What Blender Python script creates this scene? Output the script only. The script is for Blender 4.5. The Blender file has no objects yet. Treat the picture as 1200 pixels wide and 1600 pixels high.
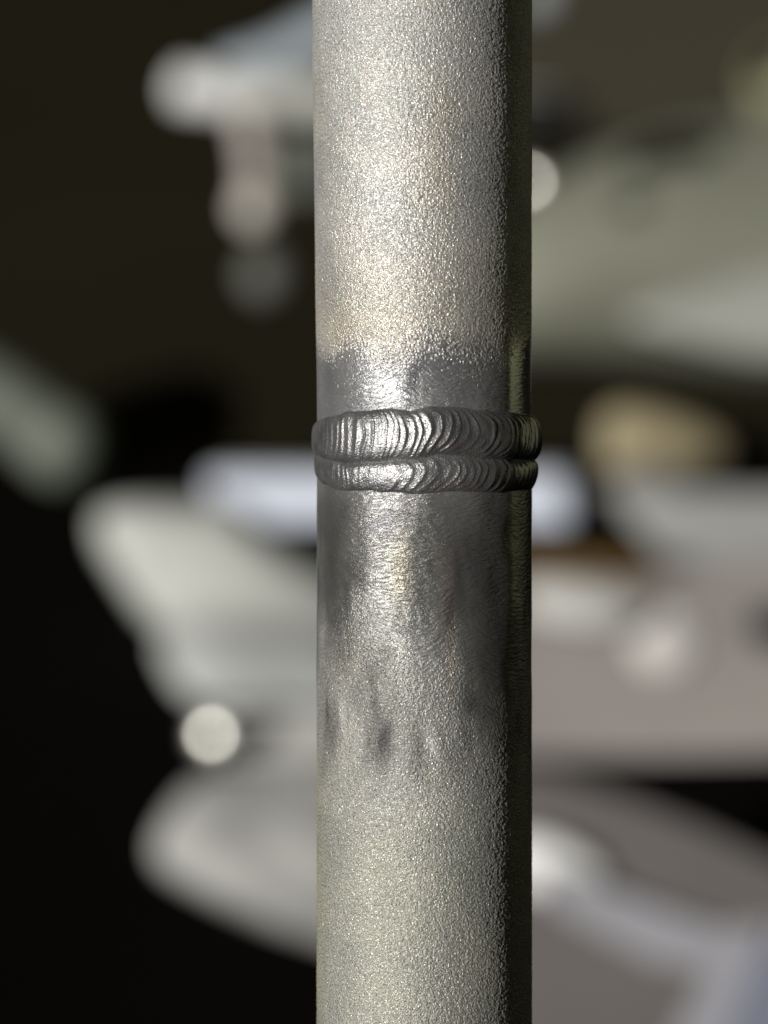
import bpy, math, random
import numpy as np
from mathutils import Vector, Matrix

S = bpy.context.scene
COL = S.collection
R = math.radians

# ------------------------------------------------------------------ camera
# metres; the tube axis passes 0.4 m in front of the lens, camera looks 25 degrees down at the bench
PITCH = R(25.0)
CAM = Vector((0.0, 0.0, 0.680))
RIGHT = Vector((1, 0, 0))
UP = Vector((0, math.sin(PITCH), math.cos(PITCH)))
BACK = Vector((0, -math.cos(PITCH), math.sin(PITCH)))
D0 = 0.4
K = 13680.0                       # photo pixels per metre at D0 (photo is 1200 x 1600)
cam_d = bpy.data.cameras.new('camera')
cam = bpy.data.objects.new('camera', cam_d)
COL.objects.link(cam)
cam.matrix_world = Matrix(((RIGHT.x, UP.x, BACK.x, CAM.x), (RIGHT.y, UP.y, BACK.y, CAM.y), (RIGHT.z, UP.z, BACK.z, CAM.z), (0, 0, 0, 1)))
cam_d.sensor_fit = 'HORIZONTAL'
cam_d.sensor_width = 36.0
cam_d.lens = 36.0 * D0 / (1200.0 / K)
cam_d.clip_start = 0.02
cam_d.clip_end = 60.0
cam_d.dof.use_dof = True
cam_d.dof.focus_distance = D0 - 0.0085
APERTURE = 0.0090
cam_d.dof.aperture_fstop = (cam_d.lens / 1000.0) / APERTURE
cam_d.dof.aperture_blades = 0
S.camera = cam

# ------------------------------------------------------------------ world: dim workshop air
w = bpy.data.worlds.new('World')
S.world = w
w.use_nodes = True
w.node_tree.nodes['Background'].inputs[0].default_value = (0.030, 0.030, 0.027, 1)
w.node_tree.nodes['Background'].inputs[1].default_value = 0.15

# ------------------------------------------------------------------ sun: low, 41 degrees to the left behind the camera
az, el = R(42), R(5)
to_sun = (RIGHT * (-math.sin(az) * math.cos(el)) + UP * math.sin(el) + BACK * (math.cos(az) * math.cos(el))).normalized()
sl = bpy.data.lights.new('sun', 'SUN')
sl.energy = 4.5
sl.angle = R(0.5)
sl.color = (1.0, 0.97, 0.91)
sun = bpy.data.objects.new('sun', sl)
COL.objects.link(sun)
sun.rotation_euler = to_sun.to_track_quat('Z', 'Y').to_euler()

S.render.engine = 'CYCLES'
S.view_settings.view_transform = 'Standard'
S.view_settings.look = 'None'
S.view_settings.exposure = 0.0
S.view_settings.gamma = 1.0
S.cycles.max_bounces = 6
S.cycles.sample_clamp_indirect = 4.0

# ------------------------------------------------------------------ helpers
def tag(o, label=None, cat=None, group=None, kind=None):
    if label: o['label'] = label
    if cat: o['category'] = cat
    if group: o['group'] = group
    if kind: o['kind'] = kind
    return o

def empty(name, loc):
    o = bpy.data.objects.new(name, None)
    COL.objects.link(o)
    o.location = loc
    o.empty_display_size = 0.01
    return o

def link(name, verts, faces, mat, parent=None, smooth=False):
    """verts are world coordinates; the object is put at its own base"""
    V = [Vector(v) for v in verts]
    me = bpy.data.meshes.new(name)
    base = parent.location.copy() if parent else Vector((sum(v.x for v in V) / len(V), sum(v.y for v in V) / len(V), min(v.z for v in V)))
    me.from_pydata([tuple(v - base) for v in V], [], faces)
    me.materials.append(mat)
    if smooth:
        me.polygons.foreach_set('use_smooth', [True] * len(me.polygons))
    me.update()
    o = bpy.data.objects.new(name, me)
    COL.objects.link(o)
    if parent:
        o.parent = parent
    else:
        o.location = base
    return o

def fix_normals(o):
    import bmesh
    bm = bmesh.new(); bm.from_mesh(o.data)
    bmesh.ops.recalc_face_normals(bm, faces=bm.faces[:])
    bm.to_mesh(o.data); bm.free()
    return o

def ray(px, py):
    return (RIGHT * ((px - 600) / K / D0) + UP * ((800 - py) / K / D0) - BACK)

def at(px, py, D):
    return CAM + ray(px, py) * D

def bench_D(py):
    r = ray(600, py)
    return -(CAM.z - 0.009) / r.z

# ------------------------------------------------------------------ materials
def mat(name, color, rough=0.6, metal=0.0, var=0.12, scale=40.0, bump=0.0, var2=None, spec=0.3):
    m = bpy.data.materials.new(name)
    m.use_nodes = True
    nt = m.node_tree
    b = nt.nodes['Principled BSDF']
    tc = nt.nodes.new('ShaderNodeTexCoord')
    n = nt.nodes.new('ShaderNodeTexNoise')
    n.inputs['Scale'].default_value = scale
    n.inputs['Detail'].default_value = 5
    nt.links.new(tc.outputs['Object'], n.inputs['Vector'])
    mx = nt.nodes.new('ShaderNodeMix'); mx.data_type = 'RGBA'
    c2 = var2 if var2 else tuple(c * (1 - var * 2) for c in color)
    mx.inputs[6].default_value = (*color, 1)
    mx.inputs[7].default_value = (*c2, 1)
    rmp = nt.nodes.new('ShaderNodeMapRange')
    rmp.inputs[1].default_value = 0.35; rmp.inputs[2].default_value = 0.65
    nt.links.new(n.outputs['Fac'], rmp.inputs[0])
    nt.links.new(rmp.outputs[0], mx.inputs[0])
    nt.links.new(mx.outputs[2], b.inputs['Base Color'])
    b.inputs['Roughness'].default_value = rough
    b.inputs['Metallic'].default_value = metal
    b.inputs['Specular IOR Level'].default_value = spec
    if bump:
        bp = nt.nodes.new('ShaderNodeBump')
        bp.inputs['Distance'].default_value = bump
        nt.links.new(n.outputs['Fac'], bp.inputs['Height'])
        nt.links.new(bp.outputs[0], b.inputs['Normal'])
    return m

class NT:
    """tiny node-graph builder"""
    def __init__(s, m):
        m.use_nodes = True
        s.t = m.node_tree
        s.bsdf = s.t.nodes['Principled BSDF']
    def n(s, kind, **kw):
        x = s.t.nodes.new(kind)
        for k, v in kw.items(): setattr(x, k, v)
        return x
    def put(s, v, sock):
        if isinstance(v, (int, float)): sock.default_value = v
        elif isinstance(v, tuple): sock.default_value = v
        else: s.t.links.new(v, sock)
    def math(s, op, a, b=0.0, c=0.0, clamp=False):
        x = s.n('ShaderNodeMath', operation=op, use_clamp=clamp)
        s.put(a, x.inputs[0]); s.put(b, x.inputs[1]); s.put(c, x.inputs[2])
        return x.outputs[0]
    def rng(s, v, a, b, c=0.0, d=1.0, smooth=True):
        x = s.n('ShaderNodeMapRange', interpolation_type='SMOOTHSTEP' if smooth else 'LINEAR')
        s.put(v, x.inputs[0])
        for i, q in enumerate((a, b, c, d)): s.put(q, x.inputs[i + 1])
        return x.outputs[0]
    def mixf(s, f, a, b):
        x = s.n('ShaderNodeMix', data_type='FLOAT')
        s.put(f, x.inputs[0]); s.put(a, x.inputs[2]); s.put(b, x.inputs[3])
        return x.outputs[0]
    def mixc(s, f, a, b, blend='MIX'):
        x = s.n('ShaderNodeMix', data_type='RGBA', blend_type=blend)
        s.put(f, x.inputs[0]); s.put(a, x.inputs[6]); s.put(b, x.inputs[7])
        return x.outputs[2]
    def noise(s, vec, scale, detail=2.0, rough=0.5, dist=0.0, color=False):
        x = s.n('ShaderNodeTexNoise', noise_dimensions='2D')
        s.put(vec, x.inputs['Vector']); x.inputs['Scale'].default_value = scale
        x.inputs['Detail'].default_value = detail; x.inputs['Roughness'].default_value = rough
        x.inputs['Distortion'].default_value = dist
        return x.outputs[1] if color else x.outputs[0]

def metal_material(name, weld=False):
    m = bpy.data.materials.new(name)
    g = NT(m)
    uv = g.n('ShaderNodeUVMap'); uv.uv_map = 'UVMap'
    uvo = uv.outputs[0]                                     # photo pixels / 1000 along surface
    pol = g.n('ShaderNodeAttribute', attribute_name='polish').outputs['Fac']
    tint = g.n('ShaderNodeAttribute', attribute_name='tint').outputs['Color']
    gloss = g.n('ShaderNodeAttribute', attribute_name='gloss').outputs['Fac']
    ang = g.n('ShaderNodeAttribute', attribute_name='lay').outputs['Fac']
    sep = g.n('ShaderNodeSeparateXYZ'); g.put(uvo, sep.inputs[0])
    U, V = sep.outputs[0], sep.outputs[1]
    grain = g.noise(uvo, 400.0, 1.5, 0.55, 0.2)
    flake = g.rng(g.noise(uvo, 330.0, 1.0, 0.5), 0.48, 0.62)
    # swirling brushed lay: v shifted by the lay attribute and slow noise
    slow = g.noise(uvo, 14.0, 2.0)
    vv = g.math('ADD', g.math('ADD', V, g.math('MULTIPLY', slow, 0.024)), g.math('MULTIPLY', ang, 1.0))
    comb = g.n('ShaderNodeCombineXYZ')
    g.put(g.math('MULTIPLY', U, 0.22), comb.inputs[0]); g.put(vv, comb.inputs[1])
    streak = g.noise(comb.outputs[0], 235.0, 3.0, 0.6, 0.2)
    P = pol
    hs = g.math('ADD', g.math('MULTIPLY', streak, 0.75 if not weld else 0.16), g.math('MULTIPLY', grain, 0.14 if not weld else 0.22))
    h = g.mixf(P, g.math('MULTIPLY', grain, g.rng(gloss, 0.3, 1.0, 0.60, 0.50)), hs)
    bp = g.n('ShaderNodeBump'); g.put(g.rng(gloss, 1.0, 2.0, 1.0, 0.22), bp.inputs['Strength'])
    bp.inputs['Distance'].default_value = 0.00022
    g.put(h, bp.inputs['Height'])
    g.put(bp.outputs[0], g.bsdf.inputs['Normal'])
    # colour: blasted grey against bare bright metal; oxide tints, glint hues painted as noise
    hue = g.noise(uvo, 210.0, 1.0, 0.5, 0.0, color=True)
    blot = g.noise(uvo, 9.0, 4.0, 0.55)
    base_r = g.mixc(g.rng(blot, 0.35, 0.65), (0.53, 0.52, 0.49, 1), (0.46, 0.46, 0.445, 1))
    base_s = g.mixc(g.rng(blot, 0.35, 0.65), (0.50, 0.50, 0.495, 1), (0.40, 0.40, 0.405, 1))
    c = g.mixc(P, base_r, base_s)
    c = g.mixc(1.0, c, tint, 'MULTIPLY')
    huen = g.mixc(0.16, (0.5, 0.5, 0.5, 1), hue)
    c2 = g.mixc(1.0, c, huen, 'MULTIPLY')
    sc = g.n('ShaderNodeVectorMath', operation='SCALE'); g.put(c2, sc.inputs[0]); sc.inputs[3].default_value = 2.0
    g.put(sc.outputs[0], g.bsdf.inputs['Base Color'])
    g.put(g.mixf(P, g.math('ADD', g.rng(gloss, 0.0, 1.0, 0.30, 0.42), g.math('MULTIPLY', flake, g.rng(gloss, 0.0, 1.0, 0.40, 0.26))), g.rng(gloss, 1.0, 2.0, 0.68 if not weld else 0.88, 1.0)), g.bsdf.inputs['Metallic'])
    g.put(g.mixf(P, g.math('SUBTRACT', g.rng(gloss, 0.0, 1.0, 0.50, 0.44), g.math('MULTIPLY', flake, 0.15)), g.math('SUBTRACT', g.rng(gloss, 0.0, 1.0, 0.52, 0.37) if not weld else 0.40, g.rng(gloss, 1.0, 2.0, 0.0, 0.22))), g.bsdf.inputs['Roughness'])
    g.bsdf.inputs['Diffuse Roughness'].default_value = 0.8
    return m

# ------------------------------------------------------------------ numpy value noise (pixels in, -1..1 out)
def vnoise(x, y, cell, seed, cy=None):
    cy = cy or cell
    rng = np.random.RandomState(seed)
    T = rng.rand(256, 256) * 2 - 1
    fx, fy = x / cell, y / cy
    ix, iy = np.floor(fx).astype(int), np.floor(fy).astype(int)
    tx, ty = fx - ix, fy - iy
    tx = tx * tx * (3 - 2 * tx); ty = ty * ty * (3 - 2 * ty)
    g = lambda a, b: T[a % 256, b % 256]
    return (g(ix, iy) * (1 - tx) + g(ix + 1, iy) * tx) * (1 - ty) + (g(ix, iy + 1) * (1 - tx) + g(ix + 1, iy + 1) * tx) * ty

def sstep(e0, e1, x):
    t = np.clip((x - e0) / (e1 - e0), 0, 1)
    return t * t * (3 - 2 * t)

# ------------------------------------------------------------------ the welded tube
RT = 168.5
CX = 663.0
AX = at(CX, 800, D0)                 # the tube axis at photo row 800
def th_of(px):
    return math.asin(max(-0.999, min(0.999, (px - CX) / RT)))

root = empty('welded_tube', AX)
tag(root, 'upright silver metal tube with sandblasted grain and a double weld bead round its middle', 'metal tube')
M_TUBE = metal_material('blasted_metal')
M_WELD = metal_material('weld_metal', weld=True)

def tube_radius(y):
    # the upper piece flares very slightly towards the top, the lower one is plain
    return np.where(y < 690, 167.0 + (690 - np.maximum(y, -60)) * 0.0068, 168.0)
def tube_shift(y):
    return np.where(y < 690, -(690 - np.maximum(y, -60)) * 0.0052, 0.0)

def thetas(step):
    f = np.arange(-108, 108.001, step)
    b = np.linspace(108, 252, 49)[1:-1]
    return np.radians(np.concatenate([f, b]))

def curve(theta, pts, smooth=True):
    """piecewise curve given at photo x positions, spread round the tube"""
    xs = [th_of(p[0]) for p in pts]
    ys = [p[1] for p in pts]
    t = (theta + math.pi) % (2 * math.pi) - math.pi
    return np.interp(t, xs, ys)

def build_shell(name, th, ys, rad, parent, material, pol, tint, lay, cap=None):
    """th (n), ys (m) -> rad (m,n) photo pixels"""
    m, n = rad.shape
    TH = np.broadcast_to(th, (m, n)); Y = ys[:, None] + np.zeros((m, n)) if ys.ndim == 1 else ys
    sh = tube_shift(Y)
    X = (rad * np.sin(TH) + sh) / K
    F = (rad * np.cos(TH)) / K
    Z = (800 - Y) / K
    # local frame of the tube: x right, F towards the camera, Z along the camera's up
    co = np.empty((m, n, 3))
    co[..., 0] = X
    co[..., 1] = F * BACK.y + Z * UP.y
    co[..., 2] = F * BACK.z + Z * UP.z
    verts = co.reshape(-1, 3)
    i = np.arange(m - 1)[:, None]; j = np.arange(n)[None, :]
    j2 = (j + 1) % n
    a = i * n + j; b = i * n + j2; c = (i + 1) * n + j2; d = (i + 1) * n + j
    faces = np.stack([a, d, c, b], -1).reshape(-1, 4)
    me = bpy.data.meshes.new(name)
    nf = len(faces)
    me.vertices.add(len(verts)); me.vertices.foreach_set('co', verts.ravel())
    me.loops.add(nf * 4); me.loops.foreach_set('vertex_index', faces.ravel().astype(np.int32))
    me.polygons.add(nf)
    me.polygons.foreach_set('loop_start', np.arange(nf, dtype=np.int32) * 4)
    me.polygons.foreach_set('use_smooth', np.ones(nf, dtype=bool))
    me.update(calc_edges=True)
    uvl = me.uv_layers.new(name='UVMap')
    U = TH * RT / 1000.0; Vv = -Y / 1000.0
    UU = np.stack([U.reshape(-1)[faces], Vv.reshape(-1)[faces]], -1)
    wrap = UU[..., 0].max(1) - UU[..., 0].min(1) > 0.5
    UU[wrap, :, 0] = np.where(UU[wrap, :, 0] < 0, UU[wrap, :, 0] + 2 * math.pi * RT / 1000, UU[wrap, :, 0])
    uvl.data.foreach_set('uv', UU.ravel())
    for nm, arr in (('polish', pol), ('lay', lay)):
        at_ = me.attributes.new(nm, 'FLOAT', 'POINT'); at_.data.foreach_set('value', np.ascontiguousarray(arr, dtype=np.float32).ravel())
    at_ = me.attributes.new('tint', 'FLOAT_COLOR', 'POINT')
    rgba = np.ones((m, n, 4), dtype=np.float32); rgba[..., :3] = tint
    at_.data.foreach_set('color', rgba.ravel())
    gl = 0.35 + 0.65 * sstep(20, 330, Y) * (1 - sstep(760, 1120, Y)) + vnoise(TH * RT, Y, 60, 41) * 0.12
    gl = gl - 0.25 * sstep(1080, 1300, Y)
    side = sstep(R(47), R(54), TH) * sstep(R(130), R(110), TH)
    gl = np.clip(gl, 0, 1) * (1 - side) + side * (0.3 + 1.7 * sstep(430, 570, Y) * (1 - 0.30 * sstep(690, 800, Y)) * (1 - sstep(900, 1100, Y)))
    at_ = me.attributes.new('gloss', 'FLOAT', 'POINT'); at_.data.foreach_set('value', np.clip(gl, 0, 2).astype(np.float32).ravel())
    me.materials.append(material)
    o = bpy.data.objects.new(name, me)
    COL.objects.link(o); o.parent = parent
    return o

def grain_field(A, Y, seed=100):
    """shot-blast pits, a few photo pixels each, about -1..1"""
    g = np.zeros(A.shape)
    for k, (cell, wgt) in enumerate(((2.7, 1.0), (2.1, 0.75), (5.0, 0.22))):
        an = 0.5 + 1.1 * k
        g = g + wgt * vnoise(A * math.cos(an) + Y * math.sin(an) + 1000, -A * math.sin(an) + Y * math.cos(an) + 3000, cell, seed + k)
    return g / 1.25

def surface_masks(TH, Y):
    """where the blasted skin has been brushed or scorched away, and its colour (photo px coordinates)"""
    A = TH * RT
    t = (TH + math.pi) % (2 * math.pi) - math.pi
    G = grain_field(A, Y)
    ub = curve(TH, [(495, 548), (505, 556), (522, 562), (545, 541), (570, 548), (600, 562), (640, 556), (665, 540), (690, 545), (715, 560), (745, 566), (775, 552), (800, 540), (829, 530)])
    ub = ub + vnoise(A, Y, 17, 1) * 7
    soft = curve(TH, [(496, 18), (560, 26), (610, 44), (680, 46), (740, 50), (829, 30)])
    up = np.clip(0.5 + (Y - ub) / (2 * soft), 0, 1)
    lb = curve(TH, [(496, 985), (512, 1000), (530, 985), (555, 960), (575, 1000), (600, 1005), (630, 1040), (660, 1075), (690, 1040), (705, 1000), (730, 1070), (755, 1120), (780, 1140), (800, 1150), (829, 1160)])
    lb = lb + vnoise(A, Y, 26, 2) * 20
    lo = np.clip(0.5 - (Y - lb) / 150, 0, 1)
    # patchy grain coming back before the edge
    lo = lo - 0.55 * sstep(0.1, 0.8, vnoise(A, Y, 34, 3, 60)) * sstep(900, 1020, Y)
    def blob(px, py, rx, ry, rot=0.0):
        dx = (A - th_of(px) * RT); dy = Y - py
        c, s = math.cos(rot), math.sin(rot)
        u, v = (dx * c + dy * s) / rx, (-dx * s + dy * c) / ry
        return np.exp(-(u * u + v * v))
    lo = lo + 0.9 * blob(598, 1148, 15, 34, 0.1) + 0.40 * blob(652, 1190, 11, 26) + 0.6 * blob(512, 1105, 8, 30) + 0.35 * blob(745, 1090, 30, 40)
    lo = lo + 0.55 * blob(575, 1195, 16, 5, 0.6)
    lo = lo - 0.5 * blob(703, 1030, 10, 60)
    pol = np.where(Y < 700, up, np.clip(lo, 0, 1))
    soft_pol = pol
    pol = np.where(Y < 700, sstep(0.22, 0.78, pol + G * 0.42 + 0.12 * vnoise(A, Y, 13, 77)),
                   np.clip(1.15 * pol - 0.05 + G * 0.26 * 4 * pol * (1 - pol) + 0.10 * vnoise(A, Y, 13, 77), 0, 1))
    # slant of the brushing marks, in uv units
    lay = 0.00045 * blob(600, 1010, 60, 80) * (A - th_of(600) * RT) - 0.0009 * blob(700, 1090, 60, 110) * (A - th_of(700) * RT)
    lay = lay - 0.0006 * blob(598, 1148, 25, 40) * (A - th_of(598) * RT) + 0.0009 * blob(655, 600, 40, 40) * (A - th_of(655) * RT)
    # oxide, painted edge reflection and stain colour
    tint = np.ones(TH.shape + (3,))
    def stain_or_sheen(mask, col):
        nonlocal tint
        mk = np.clip(mask, 0, 1)[..., None]
        tint = tint * (1 - mk + mk * np.array(col))
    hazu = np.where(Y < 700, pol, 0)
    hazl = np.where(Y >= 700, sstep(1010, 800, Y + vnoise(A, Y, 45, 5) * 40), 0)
    stain_or_sheen(0.55 * hazu, (0.66, 0.66, 0.70))
    stain_or_sheen(0.9 * hazl, (0.70, 0.69, 0.69))
    stain_or_sheen(0.8 * sstep(740, 860, Y) * sstep(1260, 1060, Y + 30 * vnoise(A, Y, 40, 66)), (0.64, 0.64, 0.62))
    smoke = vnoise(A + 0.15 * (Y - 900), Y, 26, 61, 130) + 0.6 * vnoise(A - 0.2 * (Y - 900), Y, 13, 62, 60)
    stain_or_sheen(0.75 * np.clip(smoke, 0, 1) * sstep(790, 900, Y) * sstep(1260, 1080, Y), (0.38, 0.38, 0.37))
    stain_or_sheen(0.5 * np.clip(-smoke, 0, 1) * sstep(790, 900, Y) * sstep(1260, 1080, Y), (1.22, 1.22, 1.2))
    stain_or_sheen(0.55 * blob(690, 195, 28, 40) + 0.45 * blob(680, 300, 30, 60), (0.98, 0.88, 0.76))
    stain_or_sheen(0.45 * np.where(Y < 700, sstep(330, 500, Y) * (1 - up), 0), (1.0, 0.93, 0.82))
    stain_or_sheen(0.45 * blob(540, 520, 40, 40), (0.95, 0.86, 0.72))
    stain_or_sheen(0.35 * blob(505, 180, 10, 120), (0.95, 0.88, 0.72))
    stain_or_sheen(0.9 * blob(672, 1150, 9, 26, -0.3) + 0.6 * blob(535, 1120, 9, 60), (1.9, 1.9, 1.95))
    stain_or_sheen(0.55 * blob(626, 890, 18, 60), (1.0, 0.93, 0.66))
    stain_or_sheen(0.45 * blob(600, 822, 26, 20), (0.86, 0.88, 1.0))
    stain_or_sheen(0.55 * blob(700, 950, 13, 130), (0.92, 0.76, 0.70))
    stain_or_sheen(0.8 * blob(520, 880, 34, 110), (0.42, 0.42, 0.41))
    stain_or_sheen(0.55 * blob(540, 800, 14, 20), (0.6, 0.6, 0.6))
    stain_or_sheen(0.8 * blob(765, 980, 48, 150), (0.42, 0.42, 0.41))
    stain_or_sheen(0.7 * blob(540, 1010, 34, 55), (0.55, 0.55, 0.53))
    stain_or_sheen(1.1 * blob(598, 1148, 17, 38, 0.1), (0.24, 0.24, 0.24))
    stain_or_sheen(0.55 * blob(512, 1095, 9, 40), (0.45, 0.45, 0.43))
    stain_or_sheen(0.45 * blob(652, 1190, 11, 26), (0.55, 0.55, 0.55))
    stain_or_sheen(0.5 * blob(545, 990, 10, 40) + 0.5 * blob(525, 960, 12, 30), (0.5, 0.5, 0.48))
    stain_or_sheen(0.8 * blob(645, 600, 9, 40, 0.35), (0.42, 0.43, 0.46))
    stain_or_sheen(0.7 * blob(515, 585, 22, 30), (0.66, 0.66, 0.72))
    stain_or_sheen(0.5 * blob(745, 545, 40, 16), (0.62, 0.60, 0.58))
    stain_or_sheen(0.5 * np.where(Y > 1120, sstep(R(-62), R(-80), t) * sstep(1120, 1250, Y), 0), (0.92, 0.90, 0.66))  # yellow reflection along the left edge painted into the tint
    stain_or_sheen(0.9 * sstep(1080, 1350, Y), (0.93, 0.94, 0.87))
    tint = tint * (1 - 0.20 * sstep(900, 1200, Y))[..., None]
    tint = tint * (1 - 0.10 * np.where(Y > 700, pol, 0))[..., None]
    tint = tint * (1 + 0.05 * vnoise(A, Y, 22, 8))[..., None]
    return pol, tint, lay, G

FOOT = 800 + (0.511 / math.cos(PITCH)) * K - 40      # the lower end meets the bench
def relief(G, pol, Y):
    g = np.where(G > 0, G, G * 1.25)
    return 0.55 * g * (1 - 0.93 * pol) * (1 - 0.12 * sstep(100, 420, Y) * (Y < 700))

# upper piece
th = thetas(0.41)
ys = np.concatenate([[-3300, -2600, -1500, -600, -200], np.arange(-60, 700, 1.2)])
TH, Y = np.meshgrid(th, ys)
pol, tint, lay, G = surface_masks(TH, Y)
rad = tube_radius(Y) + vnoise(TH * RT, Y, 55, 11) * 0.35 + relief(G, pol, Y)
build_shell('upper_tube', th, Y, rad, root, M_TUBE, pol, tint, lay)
# lower piece
ys = np.concatenate([np.arange(716, 1680, 1.2), [1800, 2200, 3500, 5500, FOOT]])
TH, Y = np.meshgrid(th, ys)
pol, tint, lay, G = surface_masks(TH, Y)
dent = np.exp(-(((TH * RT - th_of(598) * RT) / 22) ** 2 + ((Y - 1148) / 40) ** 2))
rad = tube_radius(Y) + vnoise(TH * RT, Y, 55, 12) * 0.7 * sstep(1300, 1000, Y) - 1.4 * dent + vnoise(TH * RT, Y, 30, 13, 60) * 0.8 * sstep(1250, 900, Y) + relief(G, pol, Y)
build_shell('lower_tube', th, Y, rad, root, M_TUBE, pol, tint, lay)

# two weld beads: real relief, every solidification ripple is a ridge
def ripple(q, seed, mean, jit, lo=-700, hi=700):
    rng = np.random.RandomState(seed)
    k = [lo]
    while k[-1] < hi:
        k.append(k[-1] + mean * (1 + jit * (rng.rand() * 2 - 1)))
    k = np.array(k)
    amp = 0.62 + 0.50 * rng.rand(len(k) + 1)
    ph = np.interp(q, k, np.arange(len(k)))
    i = np.clip(np.floor(ph).astype(int), 0, len(k) - 1)
    f = ph - np.floor(ph)
    up = sstep(0, 0.66, f)
    dn = 1 - sstep(0.66, 1.0, f)
    crest = 0.38 * np.exp(-((f - 0.60) / 0.085) ** 2)
    return (np.where(f < 0.66, up, dn) + crest) * amp[i]

def bead(name, top, bot, prot, seed, mean, curv, slant, amp, sharp, label, skew=0.0):
    th = thetas(0.30)
    T_ = np.linspace(-1, 1, 97)
    T_ = np.sign(T_) * (1 - (1 - np.abs(T_)) ** 1.35)
    yt = curve(th, top) + vnoise(th * RT, th * 0, 19, seed + 1) * 1.1
    yb = curve(th, bot) + vnoise(th * RT, th * 0, 23, seed + 2) * 1.4
    TT = T_[:, None] + np.zeros(len(th)); TH = th[None, :] + np.zeros(TT.shape)
    Y = yt[None, :] * (1 - TT) / 2 + yb[None, :] * (1 + TT) / 2
    A = TH * RT
    # ripples
    cv = curve(TH, curv); sl_ = curve(TH, slant)
    warp = vnoise(A, TT * 30, 40, seed + 3) * 6 + vnoise(A, TT * 30, 16, seed + 13) * 2.2
    bow = 0.45 * TT ** 2 + 0.55 * TT ** 4
    q = A + cv * bow * 1.15 + sl_ * TT + warp
    r1 = ripple(q, seed, mean, 0.45)
    q2 = A + cv * 0.8 * bow + sl_ * 0.6 * TT + warp * 1.6
    r2 = ripple(q2, seed + 9, mean * 0.42, 0.6)
    edge = np.clip(1 - np.abs(TT) ** 4, 0, 1)
    r1 = r1 * (0.75 + 0.55 * vnoise(A, TT * 40, 13, seed + 15, 30))
    P = curve(TH, prot)
    t2 = np.clip(TT + skew * (1 - TT ** 2), -1, 1)
    prof = np.clip(1 - np.abs(t2) ** sharp, 0, 1) ** 0.62
    h = P * prof + edge * (amp * r1 + amp * 0.14 * r2 * sstep(-0.2, 0.6, vnoise(A, TT * 40, 60, seed + 5)) ) \
        + edge * (vnoise(A, Y, 9, seed + 6) * 0.35 + vnoise(A, Y, 30, seed + 7) * 0.9)
    base = 166.5
    rad = base - 1.5 * (np.abs(TT) > 0.999) + h
    pol = np.full(TH.shape, 1.0) - 0.12 * (vnoise(A, Y, 14, seed + 8) + 1) - 0.12 * sstep(0.3, 0.95, np.abs(TT))
    tint = np.ones(TH.shape + (3,)) * np.array((0.68, 0.68, 0.705))
    dk = (sstep(0.45, 1.0, TT) * 0.25 + 0.16 * (vnoise(A, Y, 26, seed + 4) + 1) / 2)[..., None]  # shade on the bead's lower half painted into the tint, plus random blotches
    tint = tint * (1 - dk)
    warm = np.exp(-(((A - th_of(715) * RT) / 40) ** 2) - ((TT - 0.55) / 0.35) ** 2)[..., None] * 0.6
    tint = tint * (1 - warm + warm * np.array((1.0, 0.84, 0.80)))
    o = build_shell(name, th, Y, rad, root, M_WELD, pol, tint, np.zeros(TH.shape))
    o['label'] = label
    return o

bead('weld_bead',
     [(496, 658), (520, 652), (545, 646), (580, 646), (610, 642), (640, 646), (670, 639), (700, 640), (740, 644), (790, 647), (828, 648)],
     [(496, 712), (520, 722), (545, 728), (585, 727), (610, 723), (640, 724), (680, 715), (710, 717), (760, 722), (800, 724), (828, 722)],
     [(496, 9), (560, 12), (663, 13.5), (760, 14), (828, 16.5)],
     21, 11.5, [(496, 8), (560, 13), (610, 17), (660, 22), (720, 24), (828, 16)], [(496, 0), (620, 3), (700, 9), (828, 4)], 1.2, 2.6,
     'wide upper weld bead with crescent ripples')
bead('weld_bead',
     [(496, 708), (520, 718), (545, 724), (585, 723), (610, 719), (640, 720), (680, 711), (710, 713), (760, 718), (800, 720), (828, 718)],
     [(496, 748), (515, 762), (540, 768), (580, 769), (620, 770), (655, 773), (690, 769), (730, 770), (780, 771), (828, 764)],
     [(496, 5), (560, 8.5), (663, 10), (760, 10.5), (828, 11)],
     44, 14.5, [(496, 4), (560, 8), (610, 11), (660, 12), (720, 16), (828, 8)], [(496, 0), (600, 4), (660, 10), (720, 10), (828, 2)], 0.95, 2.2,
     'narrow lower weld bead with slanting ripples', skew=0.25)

# ------------------------------------------------------------------ setting
def plane_box(name, x0, x1, y0, y1, z0, z1, m):
    v = [(x, y, z) for x in (x0, x1) for y in (y0, y1) for z in (z0, z1)]
    f = [(0, 1, 3, 2), (4, 6, 7, 5), (0, 4, 5, 1), (2, 3, 7, 6), (0, 2, 6, 4), (1, 5, 7, 3)]
    return fix_normals(link(name, v, f, m))
tag(plane_box('bench_top', -2.2, 2.2, -0.4, 2.60, -0.04, 0.0, mat('dark_bench', (0.022, 0.019, 0.010), 0.9, scale=3, spec=0.05)), kind='structure')
mt = plane_box('darkening_mat', -1.2, 1.2, 0.0, 1.50, 0.004, 0.008, mat('black_mat', (0.0035, 0.0028, 0.0026), 0.9, scale=8, spec=0.03))  # black sheet added to make the near ground darker than the bench
tag(mt, 'flat black mat added under the pale clutter to blacken the ground at lower left', 'mat')
tag(plane_box('wall', -3, 3, 2.62, 2.70, -0.6, 2.4, mat('dark_wall', (0.014, 0.0115, 0.007), 0.9, scale=3, spec=0.05)), kind='structure')

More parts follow.
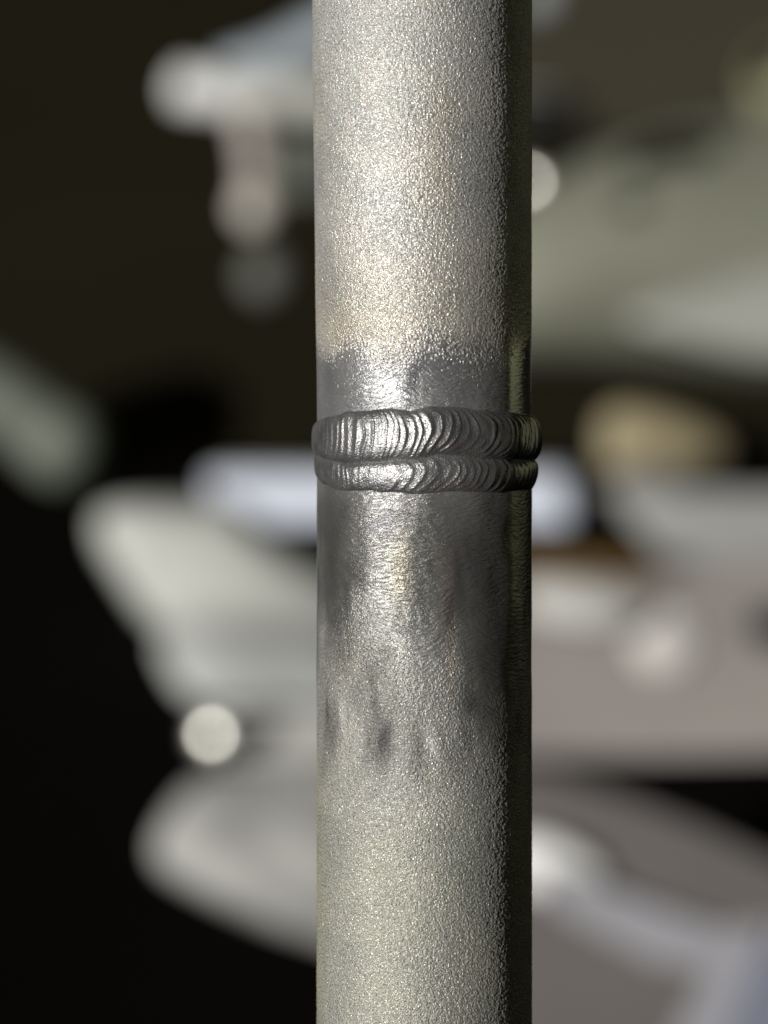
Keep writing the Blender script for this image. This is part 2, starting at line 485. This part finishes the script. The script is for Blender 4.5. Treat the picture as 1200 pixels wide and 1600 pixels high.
# ------------------------------------------------------------------ shapes used on the bench
def slab(name, pts, tilt, thick, m, parent=None, D=None, lift=0.0, bev=0.0015):
    """a plate whose outline is seen through the given photo points, its face turned `tilt` deg up from facing the
    camera; by default its lowest corner rests on the bench"""
    low = max(pts, key=lambda p: p[1])
    Dl = min(D, bench_D(low[1])) if D else bench_D(low[1])
    p0 = at(low[0], low[1], Dl) + Vector((0, 0, lift))
    nrm = (BACK * math.cos(R(tilt)) + UP * math.sin(R(tilt))).normalized()
    out = []
    for px, py in pts:
        r = ray(px, py)
        t = (p0 - CAM).dot(nrm) / r.dot(nrm)
        out.append(CAM + r * t)
    n = len(out)
    c = sum(out, Vector()) / n
    rings = [[p + (c - p).normalized() * bev for p in out], [p - nrm * bev for p in out], [p - nrm * thick for p in out]]
    V = rings[0] + rings[1] + rings[2]
    F = [tuple(range(n)), tuple(range(3 * n - 1, 2 * n - 1, -1))]
    for k in (0, 1):
        for i in range(n):
            j = (i + 1) % n
            F.append((k * n + i, (k + 1) * n + i, (k + 1) * n + j, k * n + j))
    return fix_normals(link(name, V, F, m, parent))

def mound(name, pts, H, m, parent=None, tilt=38, D=None, folds=0.0, seed=0, power=0.6, off=(0, 0)):
    """a rounded body: outline seen through the photo points, swelling by H towards its middle"""
    # smooth the outline
    P = [Vector((p[0], p[1], 0)) for p in pts]
    for _ in range(3):
        Q = []
        for i in range(len(P)):
            a, b = P[i], P[(i + 1) % len(P)]
            Q += [a * 0.75 + b * 0.25, a * 0.25 + b * 0.75]
        P = Q
    low = max(P, key=lambda p: p[1])
    Dl = min(D, bench_D(low[1])) if D else bench_D(low[1])
    p0 = at(low[0], low[1], Dl)
    nrm = (BACK * math.cos(R(tilt)) + UP * math.sin(R(tilt))).normalized()
    out = []
    for p in P:
        r = ray(p[0], p[1]); t = (p0 - CAM).dot(nrm) / r.dot(nrm)
        out.append(CAM + r * t)
    n = len(out)
    c = sum(out, Vector()) / n + RIGHT * off[0] + UP * off[1]
    V, F = [], []
    rs = [1.0, 0.99, 0.96, 0.9, 0.82, 0.72, 0.6, 0.46, 0.3, 0.15]
    for s in rs:
        for i, p in enumerate(out):
            q = c + (p - c) * s
            h = H * (1 - s * s) ** power
            a = (q - c).dot(RIGHT) * K * D0; b = (q - c).dot(UP) * K * D0
            if folds:
                fx = float(vnoise(np.array([a]), np.array([b]), 260, seed, 120)[0]); fy = float(vnoise(np.array([a]), np.array([b]), 110, seed + 1, 70)[0])
                h += folds * (fx + 0.5 * fy) * min(1, (1 - s) * 5)
            V.append(q + nrm * h)
    for k in range(len(rs) - 1):
        for i in range(n):
            j = (i + 1) % n
            F.append((k * n + i, (k + 1) * n + i, (k + 1) * n + j, k * n + j))
    ci = len(V); V.append(c + nrm * (H + 0.0))
    for i in range(n):
        F.append(((len(rs) - 1) * n + i, ci, (len(rs) - 1) * n + (i + 1) % n))
    # back, so that it is a solid body
    b0 = len(V)
    for p in out: V.append(p - nrm * (H * 0.5))
    for i in range(n):
        j = (i + 1) % n
        F.append((i, j, b0 + j, b0 + i))
    F.append(tuple(range(b0 + n - 1, b0 - 1, -1)))
    return fix_normals(link(name, V, F, m, parent, smooth=True))

def tube(name, pts, rads, m, parent=None, seg=20):
    """a round bar through world points with a radius at each, closed by rounded ends"""
    V, F = [], []
    P = [Vector(p) for p in pts]
    d0 = (P[1] - P[0]).normalized(); d1 = (P[-1] - P[-2]).normalized()
    ring = [(P[0] - d0 * rads[0] * k, rads[0] * r, d0) for k, r in ((0.5, 0.15), (0.42, 0.55), (0.22, 0.88))]
    for i, p in enumerate(P):
        d = (P[min(i + 1, len(P) - 1)] - P[max(i - 1, 0)]).normalized()
        ring.append((p, rads[i], d))
    ring += [(P[-1] + d1 * rads[-1] * k, rads[-1] * r, d1) for k, r in ((0.22, 0.88), (0.42, 0.55), (0.5, 0.15))]
    for c, r, d in ring:
        a = d.cross(Vector((0.13, 0.31, 0.94))).normalized(); b = d.cross(a)
        for k in range(seg):
            an = 2 * math.pi * k / seg
            V.append(c + (a * math.cos(an) + b * math.sin(an)) * r)
    for i in range(len(ring) - 1):
        for k in range(seg):
            l = (k + 1) % seg
            F.append((i * seg + k, (i + 1) * seg + k, (i + 1) * seg + l, i * seg + l))
    F.append(tuple(range(seg))); F.append(tuple(range(len(V) - 1, len(V) - seg - 1, -1)))
    return fix_normals(link(name, V, F, m, parent, smooth=True))

def ball(name, c, r, m, parent=None, squash=1.0, nrm=None):
    V, F = [], []
    nrm = (nrm or BACK).normalized(); a = nrm.orthogonal().normalized(); b = nrm.cross(a)
    N, Mg = 14, 24
    for i in range(1, N):
        ph = math.pi * i / N
        for k in range(Mg):
            an = 2 * math.pi * k / Mg
            V.append(c + (a * math.cos(an) + b * math.sin(an)) * (r * math.sin(ph)) + nrm * (r * math.cos(ph) * squash))
    t, u = len(V), len(V) + 1
    V += [c + nrm * r * squash, c - nrm * r * squash]
    for i in range(N - 2):
        for k in range(Mg):
            l = (k + 1) % Mg
            F.append((i * Mg + k, (i + 1) * Mg + k, (i + 1) * Mg + l, i * Mg + l))
    for k in range(Mg):
        l = (k + 1) % Mg
        F.append((t, k, l)); F.append((u, (N - 2) * Mg + l, (N - 2) * Mg + k))
    return fix_normals(link(name, V, F, m, parent, smooth=True))

HALF = (to_sun + BACK).normalized()
CHROME = mat('polished_steel', (0.46, 0.46, 0.43), 0.30, 1.0, var=0.04)
SATIN = mat('satin_steel', (0.55, 0.55, 0.53), 0.32, 1.0, var=0.04)

def dome(name, c, r, height, m, parent=None, nrm=None, rim=0.004):
    """round head with a gently domed polished cap"""
    nrm = (nrm or HALF).normalized(); a = nrm.orthogonal().normalized(); b = nrm.cross(a)
    V, F = [], []; seg = 28
    Rc = (r * r + height * height) / (2 * height)
    rings = [(r, -rim)]
    for s in (1.0, 0.85, 0.68, 0.5, 0.32, 0.15):
        rr = r * s
        rings.append((rr, math.sqrt(Rc * Rc - rr * rr) - (Rc - height)))
    for rr, h in rings:
        for k in range(seg):
            an = 2 * math.pi * k / seg
            V.append(c + (a * math.cos(an) + b * math.sin(an)) * rr + nrm * h)
    for i in range(len(rings) - 1):
        for k in range(seg):
            l = (k + 1) % seg
            F.append((i * seg + k, (i + 1) * seg + k, (i + 1) * seg + l, i * seg + l))
    V.append(c + nrm * height); ci = len(V) - 1
    for k in range(seg):
        F.append((ci, (len(rings) - 1) * seg + k, (len(rings) - 1) * seg + (k + 1) % seg))
    F.append(tuple(range(seg)))
    return fix_normals(link(name, V, F, m, parent, smooth=True))

# ------------------------------------------------------------------ things on the bench
M_STEEL = mat('dull_steel', (0.52, 0.52, 0.49), 0.6, 0.0, var=0.10, scale=30)
M_BLUES = mat('blue_grey_steel', (0.38, 0.43, 0.48), 0.5, 0.2, scale=30)
M_WHITE = mat('white_cloth', (0.50, 0.515, 0.49), 0.85, scale=12, var=0.22)
M_CLOTH2 = mat('grey_white_cloth', (0.44, 0.455, 0.45), 0.85, scale=18, var=0.16)
M_ENAMEL = mat('white_enamel', (0.68, 0.73, 0.86), 0.5, var=0.03)
M_SAGE = mat('sage_paint', (0.155, 0.175, 0.145), 0.6, scale=14, var=0.10)
M_SAGE2 = mat('sage_dust_paint', (0.215, 0.22, 0.175), 0.65, scale=5, var=0.22)
M_GREY2 = mat('pale_grey_paint', (0.33, 0.335, 0.31), 0.65, scale=8, var=0.06)
M_TAN = mat('bare_wood', (0.31, 0.265, 0.165), 0.7, scale=30, var=0.10)
M_BROWN = mat('brown_wood', (0.12, 0.07, 0.018), 0.6, scale=30)
M_MAUVE = mat('dusty_grey_plate', (0.325, 0.30, 0.29), 0.75, scale=12, var=0.08)
M_PALE = mat('pale_plate', (0.50, 0.50, 0.485), 0.7, scale=12, var=0.04)
M_TAUPE = mat('taupe_plate', (0.135, 0.124, 0.122), 0.7, scale=12, var=0.08)
M_SLATE = mat('slate_blue_plate', (0.17, 0.185, 0.24), 0.7, scale=12, var=0.05)
M_LILAC = mat('lilac_grey_strip', (0.29, 0.29, 0.32), 0.7, scale=12, var=0.05)
M_BLACK = mat('black_rubber', (0.010, 0.009, 0.008), 0.7)
M_UMBER = mat('dark_umber_panel', (0.036, 0.032, 0.020), 0.8, scale=6)

# bar clamp, upper left to behind the tube
Dc = 1.75
t = empty('bar_clamp', at(600, 150, Dc) )
tag(t, 'pale metal clamp with hanging screw, blurred in the dark at upper left behind the tube', 'clamp')
tube('clamp_bar', [at(370, 152, Dc), at(430, 152, Dc), at(700, 158, Dc), at(860, 172, Dc)], [0.0105, 0.0105, 0.0105, 0.010], M_STEEL, t)
tube('bar_end_glint', [at(284, 136, Dc), at(372, 152, Dc)], [0.0105, 0.0095], mat('glint_white', (0.92, 0.92, 0.92), 0.45), t)  # glint on the bar's end put in as a white cap
tube('clamp_jaw', [at(350, 112, Dc + .01), at(430, 95, Dc + .01), at(520, 50, Dc + .01), at(620, 10, Dc + .01)], [0.008, 0.011, 0.012, 0.010], M_BLUES, t)
tube('clamp_screw', [at(388, 180, Dc - .012), at(402, 250, Dc - .012), at(405, 330, Dc - .012)], [0.0075, 0.0075, 0.0085], mat('worn_screw', (0.42, 0.39, 0.36), 0.6), t)
ball('screw_pad', at(402, 325, Dc - .022), 0.0105, mat('pale_pad', (0.76, 0.72, 0.66), 0.6), t)
ball('screw_handle', at(418, 430, Dc - .005), 0.0125, mat('grey_knob', (0.15, 0.155, 0.14), 0.6), t)
slab('side_plate', [(445, 205), (600, 200), (600, 320), (455, 300)], 5, 0.004, mat('dim_sage', (0.20, 0.22, 0.19), 0.7), t, D=Dc + .03)
tube('rubber_grip', [at(800, 185, 1.67), at(905, 176, 1.67)], [0.012, 0.008], M_BLACK, t)
dome('grip_end', at(826, 280, 1.665), 0.006, 0.0009, CHROME, t)
ball('top_knob', at(850, -8, Dc - .01), 0.011, mat('grey_blue_knob', (0.30, 0.32, 0.33), 0.5), t)

# sage pipe elbow at the left edge
t = empty('pipe_elbow', at(0, 760, 1.6))
tag(t, 'sage green rounded pipe end reaching in from the left edge above the black mat', 'pipe')
De = 1.62
tube('pipe', [at(-160, 560, De), at(-40, 600, De), at(30, 640, De), at(85, 685, De)], [0.018, 0.018, 0.017, 0.019], M_SAGE, t)
ball('pipe_collar', at(100, 695, De - .004), 0.019, M_SAGE, t)
tube('pipe_stub', [at(100, 720, De + .01), at(95, 765, De + .01)], [0.012, 0.010], mat('dim_green_iron', (0.06, 0.075, 0.065), 0.7), t)

# white enamel tray behind the tube at weld height
t = empty('enamel_tray', at(600, 820, bench_D(820)))
tag(t, 'bluish white shallow tray lying level behind the weld', 'tray')
slab('tray_front', [(325, 742), (885, 746), (893, 818), (335, 816)], 4, 0.004, M_ENAMEL, t, D=1.62)
slab('tray_floor', [(345, 732), (885, 736), (892, 742), (331, 738)], 60, 0.004, M_CLOTH2, t, D=1.64)

# pile of pale cloths, left
tag(mound('folded_cloth', [(132, 800), (250, 785), (380, 800), (455, 850), (600, 960), (600, 1000), (480, 1012), (300, 1000), (238, 965), (180, 880)], 0.026, M_WHITE, tilt=35, folds=0.006, seed=3),
    'large off-white cloth on top of the pale pile left of the tube', 'cloth', group='pale cloths piled left of the tube')
tag(mound('folded_cloth', [(232, 975), (400, 985), (600, 1000), (620, 1100), (450, 1100), (320, 1100), (275, 1070)], 0.010, M_CLOTH2, tilt=45, folds=0.005, seed=5),
    'light grey folded cloth just under the large off-white cloth', 'cloth', group='pale cloths piled left of the tube')
t = empty('flat_bar', at(400, 1195, bench_D(1195)))
tag(t, 'pale flat bar with a round bright bolt head, left of the tube', 'flat bar')
slab('bar', [(335, 1112), (620, 1105), (620, 1188), (345, 1190)], 45, 0.012, M_PALE, t)
dome('bolt_head', at(330, 1150, bench_D(1190) - .008), 0.0080, 0.0016, CHROME, t)
tag(mound('folded_cloth', [(245, 1300), (300, 1220), (420, 1195), (600, 1195), (680, 1290), (700, 1480), (600, 1500), (480, 1455), (330, 1385), (238, 1335)], 0.016, mat('worn_cloth', (0.41, 0.41, 0.40), 0.85, var=0.24, scale=20), tilt=48, folds=0.007, seed=17),
    'greyish white crumpled cloth lowest in the pale pile, over the black mat', 'cloth', group='pale cloths piled left of the tube')

# machine cover at upper right
t = empty('machine_cover', at(1000, 560, bench_D(560)))
tag(t, 'large sage green rounded machine cover filling the upper right behind the tube', 'machine')
mound('cover_shell', [(700, 440), (800, 330), (960, 240), (1200, 195), (1600, 160), (1750, 560), (1300, 580), (1000, 545), (720, 545)], 0.055, M_SAGE2, t, tilt=28, D=1.95, power=0.5)
mound('cover_panel', [(960, 500), (1080, 455), (1250, 400), (1700, 380), (1700, 560), (1250, 575), (1060, 530)], 0.012, M_GREY2, t, tilt=14, D=1.66)
ball('cover_knob', at(1235, 130, 1.90), 0.024, mat('olive_knob', (0.25, 0.25, 0.15), 0.6), t)
slab('hood_panel', [(700, -60), (1700, -60), (1700, 210), (700, 210)], 20, 0.02, M_UMBER, t, D=2.25)

# wood, trays and plates at the right
t = mound('wood_block', [(935, 640), (1010, 632), (1120, 672), (1150, 712), (1080, 732), (1010, 720), (940, 745)], 0.010, M_TAN, tilt=15, D=1.70)
tag(t, 'tan wedge of bare wood lying in the dark right of the weld', 'wood block')
tag(mound('wood_strip', [(790, 862), (900, 862), (1010, 870), (1060, 890), (1000, 905), (880, 896), (790, 890)], 0.004, M_BROWN, tilt=30, D=1.58),
    'thin dark brown strip of wood between the pale plates right of the tube', 'wood strip')
t = empty('steel_plate', at(1000, 1190, bench_D(1190)))
tag(t, 'wide dusty mauve grey plate with two round rivets, right of the tube', 'plate')
slab('plate_face', [(700, 900), (860, 895), (1000, 905), (1100, 880), (1300, 850), (1400, 1170), (1000, 1180), (700, 1178)], 40, 0.01, M_MAUVE, t)
dome('rivet', at(1036, 1003, bench_D(1180) - .060), 0.014, 0.0050, mat('satin_rivet', (0.50, 0.48, 0.47), 0.6, 0.0), t)
mound('plate_boss', [(820, 905), (900, 905), (990, 925), (1010, 965), (930, 985), (820, 960)], 0.006, M_PALE, t, D=bench_D(1180) - .075)
tag(slab('steel_angle', [(950, 760), (1300, 772), (1300, 860), (1120, 885), (1030, 860)], 12, 0.008, mat('grey_steel', (0.31, 0.315, 0.31), 0.7, scale=15), D=1.66),
    'pale grey steel angle lying above the mauve plate at the right edge', 'steel angle')
tag(mound('shop_rag', [(945, 745), (1040, 715), (1080, 760), (1040, 830), (970, 810)], 0.006, mat('taupe_rag', (0.20, 0.185, 0.17), 0.8), tilt=15, D=1.64),
    'small taupe rag between the tan wood wedge and the pale steel angle', 'rag')
# lower right
t = empty('sheet_offcut', at(1000, 1600, bench_D(1600)))
tag(t, 'taupe grey sheet sloping down to the lower right corner with a pale folded edge', 'metal sheet')
slab('sheet_face', [(700, 1200), (860, 1205), (960, 1235), (1100, 1290), (1330, 1400), (1330, 1760), (700, 1760)], 24, 0.008, M_TAUPE, t)
slab('folded_edge', [(850, 1345), (960, 1390), (1130, 1450), (1250, 1440), (1250, 1490), (1130, 1520), (1030, 1505), (900, 1440), (850, 1400)], 12, 0.004, M_LILAC, t, D=1.172)
slab('edge_strip', [(1130, 1470), (1210, 1445), (1130, 1640), (1040, 1640)], 12, 0.004, M_LILAC, t, D=1.163)
mound('glint_patch', [(780, 1300), (860, 1304), (935, 1345), (955, 1388), (900, 1408), (780, 1390)], 0.004, mat('glint_patch_white', (0.86, 0.86, 0.86), 0.4), t, tilt=0, D=1.185)  # bright glint on the sheet painted in as a white patch
tag(slab('plastic_box', [(1180, 1490), (1320, 1440), (1320, 1760), (1080, 1760)], 18, 0.02, M_SLATE, D=1.145),
    'slate blue box at the lower right corner beside the pale folded edge', 'box')

# the long green cabinet that shows as an olive band in the tube's shaded side
t = empty('tool_cabinet', Vector((1.0, 1.4, 0)))
tag(t, 'long olive green cabinet seen only as a reflection in the shaded side of the tube', 'cabinet')
def cab(name, x0, x1, y0, y1, z0, z1, m):
    v = [(x, y, z) for x in (x0, x1) for y in (y0, y1) for z in (z0, z1)]
    f = [(0, 1, 3, 2), (4, 6, 7, 5), (0, 4, 5, 1), (2, 3, 7, 6), (0, 2, 6, 4), (1, 5, 7, 3)]
    return fix_normals(link(name, v, f, m, t))
M_CAB = mat('olive_enamel', (0.25, 0.255, 0.155), 0.6, scale=4)
cab('cabinet_body', 0.92, 1.3, 0.45, 2.3, 0.0, 0.95, mat('dark_olive_enamel', (0.008, 0.008, 0.006), 0.6))  # body near black and doors kept low, to limit bounce onto the tube
for i in range(3):
    o = cab('cabinet_door', 0.90, 0.919, 0.47 + 0.61 * i, 1.06 + 0.61 * i, 0.30, 0.66, M_CAB)
